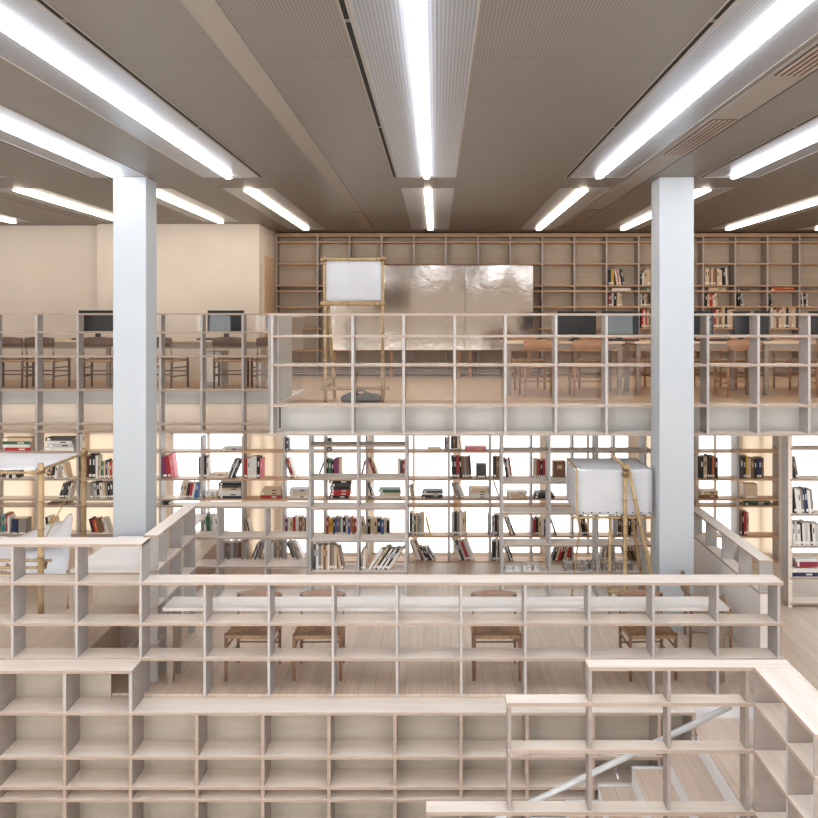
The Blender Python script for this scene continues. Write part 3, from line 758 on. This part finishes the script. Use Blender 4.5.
# 2: canvas screen with tripod poles beside the right pillar
d = 9.42
x0, x1 = X(578, d), 2.47
zt, zb_ = Z(470, d), Z(515, d)
e = empty('bamboo_screen', ((x0 + x1) / 2, 9.8, ZL), 'bamboo frame with a hanging white canvas left of the right pillar', 'screen')
cv = cloth(e, 'canvas', [(x0, d, zb_), (x1, d, zb_), (x1, d, zt), (x0, d, zt)], 8, 0, .004)
cloth(e, 'canvas_flap', [(x0 + .02, d + .002, zt + .004), (x1, d + .002, zt + .004), (x1, 10.14, zt + .01), (x0 - .01, 10.14, zt + .01)], 9, .0, .002)
MB().box(x0 - .022, x0 - .002, d - .01, d + .03, Z(518, d), zt + .01, 'bamboo').box(x0 - .022, x0 - .002, 10.1, 10.14, zt - .5, zt + .02, 'bamboo').box(x0 - .022, x0 - .002, d, 10.12, zt - .005, zt + .018, 'bamboo').build('side_frame', e)
cloth(e, 'canvas_side', [(x0 - .025, d + .03, zb_ + .03), (x0 - .025, 10.1, zb_ + .03), (x0 - .025, 10.1, zt - .01), (x0 - .025, d + .03, zt - .01)], 10, 0, .002)
pole(e, (x0 - .07, d + .03, Z(518, d)), (x1 + .02, d + .03, Z(518, d)), .018)
px_ = X(624, d)
pole(e, (px_, d - .05, ZL), (px_, d - .05, Z(464, d)), .024)
pole(e, (X(661, d), d - .11, ZL), (X(626, d), d - .06, Z(463, d)), .022)
pole(e, (X(648, 9.9), 9.95, ZL), (X(633, d), d + .07, Z(516, d)), .02)
pole(e, (X(611, d), d + .06, ZL), (X(611, d), d + .06, Z(510, d)), .02)
pole(e, (X(570, 9.9), 9.9, ZL), (X(582, d), d + .06, Z(516, d)), .012)
pole(e, (X(612, d), d + .04, Z(455, d)), (X(626, d), d - .04, Z(468, d)), .018)
pole(e, (X(608, d), d, Z(591, d)), (X(652, d), d, Z(592, d)), .018)
pole(e, (X(612, d), d + .03, Z(588, d)), (X(622, d), d - .04, Z(601, d)), .015)
lash(e, (px_ + .01, d - .05, Z(468, d)), .04); lash(e, (px_ + .01, d - .05, Z(474, d)), .04); lash(e, (px_, d, Z(518, d)), .035); lash(e, (X(612, d), d + .05, Z(590, d)), .03)
for k in range(9): MB().tube([(x0 + .06 + k * .095, d - .014, zb_ + .03), (x0 + .06 + k * .095, d - .004, zb_ + .03)], .009, 'eyelet', 10).build('eyelet', cv)

# 3: bamboo table-frame at left
e = empty('bamboo_canopy', (-5.2, 9.45, ZP), 'bamboo frame with a flat white canvas top at the left edge of the room', 'canopy')
zc = -1.66
for (x_, y_, t_) in ((-4.28, 8.86, .08), (-4.31, 10.0, .06), (-6.1, 8.86, .06), (-6.1, 10.0, .06)):
    pole(e, (x_, y_, ZP), (x_, y_, zc + t_), .034)
pole(e, (-4.30, 8.8, zc + .0), (-4.30, 10.06, zc + .0), .016); pole(e, (-6.1, 8.8, zc), (-6.1, 10.06, zc), .016)
pole(e, (-6.2, 8.9, zc - .03), (-4.2, 8.9, zc - .03), .014); pole(e, (-6.2, 10.04, zc - .03), (-4.25, 10.04, zc - .03), .014)
pole(e, (-6.2, 8.93, ZP + .55), (-4.2, 8.93, ZP + .55), .018); pole(e, (-6.2, 8.9, ZP + .48), (-4.24, 8.9, ZP + .48), .016)
pole(e, (-4.33, 8.9, -2.55), (-4.33, 9.98, zc - .2), .006); pole(e, (-4.7, 8.95, ZP + .5), (-4.4, 8.95, ZP + .3), .018)
cloth(e, 'canvas', [(-6.08, 8.92, zc + .0), (-4.33, 8.9, zc + .0), (-4.33, 10.0, zc + .0), (-6.08, 10.0, zc + .01)], 21, .0, .004, mat='canvas_white')
lash(e, (-4.28, 8.86, zc), .045); lash(e, (-4.31, 10.0, zc), .045); lash(e, (-4.28, 8.9, ZP + .52), .045)
e = empty('canvas_sling', (-4.9, 9.4, ZP), 'crumpled white canvas slung between the left bamboo posts', 'canvas')
cloth(e, 'canvas', [(-5.6, 8.98, -2.78), (-4.05, 8.96, -2.80), (-4.42, 9.96, -2.46), (-5.3, 9.9, -2.66)], 31, .02, .035, mat='canvas_white')
cloth(e, 'fold', [(-4.75, 9.3, -2.62), (-4.12, 9.2, -2.52), (-4.40, 9.9, -2.40), (-4.8, 9.95, -2.66)], 33, .02, .03, mat='canvas_white')
MB().tube([(-5.6, 8.98, -2.8), (-4.05, 8.96, -2.82)], .012, 'bamboo', 8).build('support_rail', e)
pole(e, (-4.06, 9.02, ZP), (-4.06, 9.0, -2.78), .012); pole(e, (-5.6, 9.02, ZP), (-5.6, 9.0, -2.78), .012)

# ================================================================== BOOKS
ORD = ['first', 'second', 'third', 'fourth', 'fifth', 'sixth', 'seventh', 'eighth', 'ninth', 'tenth', 'eleventh', 'twelfth', 'thirteenth', 'fourteenth', 'fifteenth', 'sixteenth',
       'seventeenth', 'eighteenth', 'nineteenth', 'twentieth', 'twenty-first', 'twenty-second']
counts = {}; NB = [0]
def book_mesh(t, h, dep, ck, seed):
    rnd = random.Random(seed)
    cv = 'cover_' + BOOKC[ck][0].replace(' ', '_')
    s = MB(); c = min(.0035, t * .18)
    acc = rnd.random()
    # spine in stacked bands: shelf sticker, cover, title band, cover
    zs = [0, .06 * h, .17 * h, .55 * h, .78 * h, h]
    tm = 'cover_white' if ck in 'kdnmrGb' else ('cover_dark_grey' if ck in 'wlcy' else 'cover_cream')
    mats = [cv, 'sticker' if acc < .75 else cv, cv, tm if acc > .45 else cv, cv]
    for i in range(5):
        ins = 0 if mats[i] == cv or mats[i] == 'sticker' else .0
        s.box(0, t, 0, c, zs[i], zs[i + 1], cv)
        if mats[i] != cv:
            a = .12 if mats[i] == 'sticker' else .3
            s.box(t * a, t * (1 - a), -.0008, .0, zs[i], zs[i + 1], mats[i])
    s.box(0, c, c, dep, 0, h, cv).box(t - c, t, c, dep, 0, h, cv)
    s.box(c, t - c, c, dep - .004, .004, h - .004, 'pages')
    return s
def bay_of(px, kind):
    if kind == 'up':
        for i in range(len(divpx) - 1):
            if divpx[i] <= px < divpx[i + 1]: return i
        return 0
    if kind == 'mid': return max(0, int((px + 87.9) // 41.3) - 1)
    if kind == 'tall': return 0 if px < 357 else 1
    if kind == 'gray': return int((px - 502.5) // 47.6)
    return 0
CASE = {'up': 'mezzanine back bookcase', 'mid': 'lower bookcase', 'tall': 'free two-bay bookcase', 'end': 'right-edge bookcase', 'gray': 'pillar-side bookcase'}
SPECS = []
def place(ck, kind, d, rown, px, pose, t, h, x, z, ang, flat, dep, yoff):
    SPECS.append((t * h / d / d, len(SPECS), ck, kind, d, rown, px, pose, t, h, x, z, ang, flat, dep, yoff))
def finish_books(limit=298):
    keep = set(q[1] for q in sorted(SPECS, reverse=True)[:limit]); rest = MB()
    for (_, idx_, ck, kind, d, rown, px, pose, t, h, x, z, ang, flat, dep, yoff) in SPECS:
        bay = bay_of(px, kind); key = (kind, rown, bay, flat)
        n = counts.get(key, 0); counts[key] = n + 1
        s = book_mesh(t, h, dep, ck, idx_)
        if flat: rot = (0, PI / 2, ang); loc = (x, d + yoff, z + t)
        elif ang >= 0: rot = (0, ang, 0); loc = (x - t * math.cos(ang), d + yoff, z + t * math.sin(ang))
        else: rot = (0, ang, 0); loc = (x, d + yoff, z)
        if idx_ not in keep:
            mt = Matrix.Translation(loc) @ Matrix.Rotation(rot[1], 4, 'Y'); off = len(rest.v)
            rest.v += [tuple(mt @ Vector(p)) for p in s.v]
            rest.f += [tuple(i + off for i in f) for f in s.f]; rest.m += [rest.mi(s.mats[i]) for i in s.m]; rest.sm += s.sm
            continue
        o = s.build('book', None); o.rotation_euler = rot; o.location = loc
        bn = 'bay %s' % ORD[bay] if False else '%s bay' % ORD[bay]
        if flat: lb = '%s book lying flat, %s up in %s row, %s, %s' % (BOOKC[ck][0], ORD[n], rown, bn, CASE[kind])
        else: lb = '%s %s, %s from left in %s row, %s, %s' % (BOOKC[ck][0], 'book' if not pose else 'book ' + pose, ORD[n], rown, bn, CASE[kind])
        tag(o, lb, 'book', 'books in the ' + CASE[kind])
    o = rest.build('small_books'); tag(o, 'the thinnest books scattered between the larger ones on all shelves', 'books', None, 'stuff')
def stand(kind, d, zb, rown, x0, x1, h, cols, lean=0, yoff=.03, dep=.17):
    sc = d / F; a = math.radians(lean); H = h * sc
    wdt = (x1 - x0) * sc; sh = H * abs(math.sin(a)); n = len(cols)
    bw = max(wdt - sh, n * .011) if lean else wdt
    t = bw * math.cos(a) / n
    xs0 = X(x0, d) + (sh if lean < 0 else 0)
    w_ = [random.uniform(.75, 1.25) for _ in cols]; sw = sum(w_); w_ = [q_ / sw * n for q_ in w_]
    cur = 0
    for i, ck in enumerate(cols):
        ti = t * w_[i] * .95; step = t * w_[i] / math.cos(a)
        hi = H * random.uniform(.88, 1.03) / (math.cos(a) ** .5)
        xx = xs0 + cur
        pose = 'leaning right' if lean > 0 else ('leaning left' if lean < 0 else '')
        if lean >= 0: place(ck, kind, d, rown, x0 + (x1 - x0) * (i + .5) / n, pose, ti, hi, xx + ti / math.cos(a) * .999, zb, a, False, dep, yoff + random.uniform(0, .015))
        else: place(ck, kind, d, rown, x0 + (x1 - x0) * (i + .5) / n, pose, ti, hi, xx, zb, a, False, dep, yoff + random.uniform(0, .015))
        cur += step
def flat(kind, d, zb, rown, x0, x1, h, cols, yoff=.03, dep=.2):
    sc = d / F; z = zb; n = len(cols); t = h * sc / n
    for i, ck in enumerate(cols):
        ti = t * random.uniform(.85, 1.0); L_ = (x1 - x0) * sc * random.uniform(.86, 1.0)
        off = ((x1 - x0) * sc - L_) * random.random()
        place(ck, kind, d, rown, (x0 + x1) / 2, '', ti, L_, X(x0, d) + off, z, 0, True, dep, yoff + random.uniform(0, .02))
        z += ti + .0005
D = 11.9
R = {'top': r[0], 'second': r[1], 'third': r[2], 'narrow': r[3], 'fourth': r[4], 'bottom': r[5]}
S = lambda row, x0, x1, h, cols, lean=0: stand('mid', D, R[row], row, x0, x1, h, cols, lean)
FL = lambda row, x0, x1, h, cols: flat('mid', D, R[row], row, x0, x1, h, cols)
FL('top', 1, 31, 14, 'rwGc'); FL('top', 43, 73, 14, 'wlwd'); S('top', 78.5, 84, 19, 'lc'); FL('top', 221, 240, 3.4, 'l')
S('top', 285.5, 288.5, 13, 'd'); S('top', 327.5, 331, 13, 'k'); FL('top', 426, 441, 2.4, 'c'); S('top', 444.5, 448, 14, 'dl'); S('top', 451, 457.5, 15, 'kBd')
S('top', 457.8, 463, 14, 'c', -15); FL('top', 464.5, 487, 4, 'p')
S('second', 1, 17, 7, 'kwkwk'); S('second', 45, 58, 15, 'kBkw', 8); S('second', 59, 67, 16, 'wc', -12); S('second', 79, 84.5, 22, 'kr'); S('second', 87.5, 97, 24, 'kkw'); S('second', 98, 113, 18, 'cGcncrc')
S('second', 159, 175, 24, 'mrp', -8); S('second', 198, 208, 22, 'dwkw'); FL('second', 208, 225, 5, 'wc'); S('second', 225.5, 240.5, 21, 'wkwk', 22)
S('second', 243.5, 262, 22, 'rwwwkp'); S('second', 284.5, 295.5, 20, 'Brw', -17); S('second', 316, 324, 20, 'wk', 22); S('second', 326, 341.5, 20, 'kGkmmc')
S('second', 360, 364.8, 18, 'kr', 12); S('second', 367.5, 379.5, 21, 'rkc', -20); S('second', 397.5, 406.8, 20, 'wdrk')
S('second', 451, 472, 22, 'kkrkBgBk', -3); S('second', 476.5, 487, 15.5, 'd'); S('second', 493.5, 501.5, 24, 'kBc'); S('second', 504, 513, 20, 'kwr', -8)
S('second', 534.5, 547, 20, 'cBrkrB'); S('second', 554, 567, 19, 'B')
S('second', 701, 719, 23, 'kckkok'); S('second', 741.5, 765, 22, 'dkycBknnB')
S('third', 57, 73, 17, 'ddkw', 18); S('third', 79, 84, 15, 'wkw'); S('third', 88, 113, 17, 'glkwcgkd', -4)
S('third', 178, 199, 17, 'wckrwb', 10); FL('third', 204, 216, 7, 'cww'); FL('third', 217.5, 240.5, 17, 'nwwcdk')
FL('third', 259.5, 281, 10, 'rcc'); FL('third', 288.5, 308, 10, 'wcl'); FL('third', 328.5, 351, 19, 'krrkdk'); S('third', 367.5, 374.5, 16, 'kw', -14); FL('third', 378.5, 401, 9, 'wcG')
S('third', 409, 414.5, 14, 'cg', -6); FL('third', 421, 443, 8, 'dkwk'); S('third', 451, 465.5, 16, 'gglw', -20); FL('third', 468.5, 489.5, 11, 'wwcc'); S('third', 493.5, 500.5, 17, 'kw', -18)
FL('third', 507, 528, 7, 'ccw'); FL('third', 534.5, 555, 6, 'kd'); FL('third', 701, 720, 8, 'Bc'); S('third', 746, 759, 15.5, 'c')
FL('narrow', 46, 67, 2, 'B'); FL('narrow', 161, 168, 2.5, 'k'); FL('narrow', 744, 772, 4, 'kG')
S('fourth', 0, 8.5, 21, 'ttrw'); S('fourth', 10.5, 16.5, 17, 'n'); S('fourth', 17, 25, 17, 'g'); S('fourth', 44, 54, 18, 'kwyc', -5); S('fourth', 87.5, 100.5, 17, 'kroB', -14); S('fourth', 100.5, 108.5, 18, 'ww', -16)
S('fourth', 202, 217.5, 21, 'wGGlww', -4); S('fourth', 244, 250, 18, 'ckw', -14); S('fourth', 284.5, 307, 18, 'mwcrwBck')
S('fourth', 325.8, 357, 18, 'ryynbrtwkwboBr'); S('fourth', 358, 365, 17, 'wc', -5); S('fourth', 367.5, 389.5, 17, 'kccnbck')
S('fourth', 409.5, 424.5, 22, 'kwkcglc'); S('fourth', 424.8, 431, 19, 'y', -14); S('fourth', 452, 467, 23, 'lkgwcc'); S('fourth', 488.5, 491, 22, 'k'); S('fourth', 492.5, 501, 20, 'lkBw')
S('fourth', 503.5, 516, 20, 'Bcd', -20); S('fourth', 533.8, 547, 18, 'rkcwk'); S('fourth', 550.5, 557, 18, 'kw', -18); S('fourth', 577, 590, 20, 'wkkB', -14)
S('fourth', 616, 642, 19, 'lkBkckBkck'); S('fourth', 740.8, 750, 24, 'Bkrc')
S('bottom', 197.5, 202, 20, 'gl'); S('bottom', 222, 246, 19, 'ggglggBgl'); S('bottom', 250, 264, 19, 'kwklg', 20); S('bottom', 268, 285, 19, 'gwgcgg'); S('bottom', 285.5, 303.5, 20, 'dgglw', -22)
S('bottom', 409, 424, 21, 'cwB', -20); S('bottom', 420, 436, 14, 'kdkwk', -30); S('bottom', 452.5, 475.5, 21, 'wdlrlw', -20); S('bottom', 492.5, 501, 21, 'dkwkg'); S('bottom', 503, 514, 16, 'wkwd', -18)
S('bottom', 552.5, 575, 17, 'kcrkcrB', 16); S('bottom', 601.5, 612.5, 18, 'gwBc', 8); S('bottom', 621, 642.5, 18, 'kBkBk', -18)
D2 = 10.25
stand('tall', D2, z2[4], 'bottom', 313, 336, 26, 'dwgcBcwBgc', 0, .08); stand('tall', D2, z2[4], 'bottom', 335.5, 343, 25, 'cB', -10, .08)
stand('tall', D2, z2[4], 'bottom', 360, 366.5, 22, 'gwc', 3, .08); stand('tall', D2, z2[4], 'bottom', 367, 403.5, 24, 'wgckwkwkwc', 34, .08)
stand('gray', D2, z3[4], 'bottom', 505, 522, 5, 'lwwlwwl', 0, .05); stand('gray', D2, z3[4], 'bottom', 524, 540, 6, 'wlwgwl', 0, .05)
stand('gray', D2, z3[4], 'bottom', 565, 596, 8, 'gggdgggggdgg', 0, .05); stand('gray', D2, z3[4], 'bottom', 604, 634, 8, 'ggdggggdgg', 0, .05)
D3 = 10.05
stand('end', D3, zm[1], 'second', 793.5, 801, 22, 'dgl', -10, .03); stand('end', D3, zm[2], 'third', 793.5, 816, 25, 'kwwgnnwg', -6, .03)
stand('end', D3, zm[3], 'fourth', 793.5, 822, 23, 'wlwkwlwkwlw', -3, .03); flat('end', D3, zm[4], 'fifth', 793, 822, 9, 'nw', .03); 
flat('end', D3 , zm[4] + .118, 'fifth', 797, 820, 8, 'rmw', .04)
D4 = 15.28
U = lambda row, x0, x1, h, cols, lean=0: stand('up', D4, uz[row], {'d': 'upper', 'f': 'middle', 'g': 'lower'}[row], x0, x1, h, cols, lean)
UF = lambda row, x0, x1, h, cols: flat('up', D4, uz[row], 'thin', x0, x1, h, cols)
U('d', 609, 614.5, 17, 'ky'); U('d', 614.5, 622, 17, 'wow', -10); U('d', 620, 626, 17, 'd', -12); U('d', 641, 644.5, 13, 'kw'); U('d', 645, 651, 16, 'cc')
U('d', 705.5, 716.5, 17, 'ccBcB'); U('d', 717.5, 723, 17, 'cc'); U('d', 723.5, 728.5, 17, 'kw', -3)
UF('e', 612, 631, 2.4, 'w'); UF('e', 642, 652, 2.2, 'G'); UF('e', 709, 727, 3, 'c'); UF('e', 738, 752, 1.5, 'k'); UF('e', 770, 796, 3.4, 'ro')
U('f', 609, 614, 13, 'rkw'); U('f', 614.5, 617, 13, 'k'); U('f', 617.5, 622.5, 13, 'cc'); U('f', 641, 651, 13, 'wkcBk')
U('f', 706, 718, 13, 'kcrrwc'); U('f', 738, 745, 13, 'kkl', -8); U('f', 769.5, 773.5, 13, 'kd', -10); U('f', 801, 809, 13, 'kwkkw', -4)
U('g', 642, 652, 19, 'rcrcB'); U('g', 714.5, 735, 21, 'rcBckccc'); U('g', 771.5, 797, 21, 'wcBccckccc')
finish_books()

# ================================================================== LIGHT, WORLD, CAMERA
w = bpy.data.worlds.new('world'); SC.world = w; w.use_nodes = True
bg = w.node_tree.nodes['Background']; bg.inputs[0].default_value = (1.0, .985, .96, 1); bg.inputs[1].default_value = 2.4
def area(name, loc, rot, sx, sy, en, col):
    l = bpy.data.lights.new(name, 'AREA'); l.shape = 'RECTANGLE'; l.size = sx; l.size_y = sy; l.energy = en; l.color = col
    o = bpy.data.objects.new(name, l); COL.objects.link(o); o.location = loc; o.rotation_euler = rot
    return o
# daylight entering through the window openings of the opposite wall (behind the camera)
area('daylight_left_window', (-7.3, YB - .1, .45), (PI / 2, 0, 0), 3.7, 2.0, 110, (.93, .97, 1))
area('daylight_right_window', (7.3, YB - .1, .45), (PI / 2, 0, 0), 3.4, 2.0, 80, (.93, .97, 1))
area('daylight_lower_window', (0, YB - .1, -3.5), (PI / 2, 0, 0), 15.5, 3.5, 135, (.95, .98, 1))
cd = bpy.data.cameras.new('camera'); cam = bpy.data.objects.new('camera', cd); COL.objects.link(cam)
cam.location = (0, 0, 0); cam.rotation_euler = (PI / 2, 0, 0)
cd.sensor_width = 36; cd.lens = F / 818 * 36; cd.shift_x = (409 - VX) / 818; cd.shift_y = (VY - 409) / 818
cd.clip_start = .1; cd.clip_end = 100
SC.camera = cam
vs = SC.view_settings; vs.view_transform = 'Standard'; vs.look = 'None'; vs.gamma = 1; vs.exposure = 0.44; vs.use_curve_mapping = False
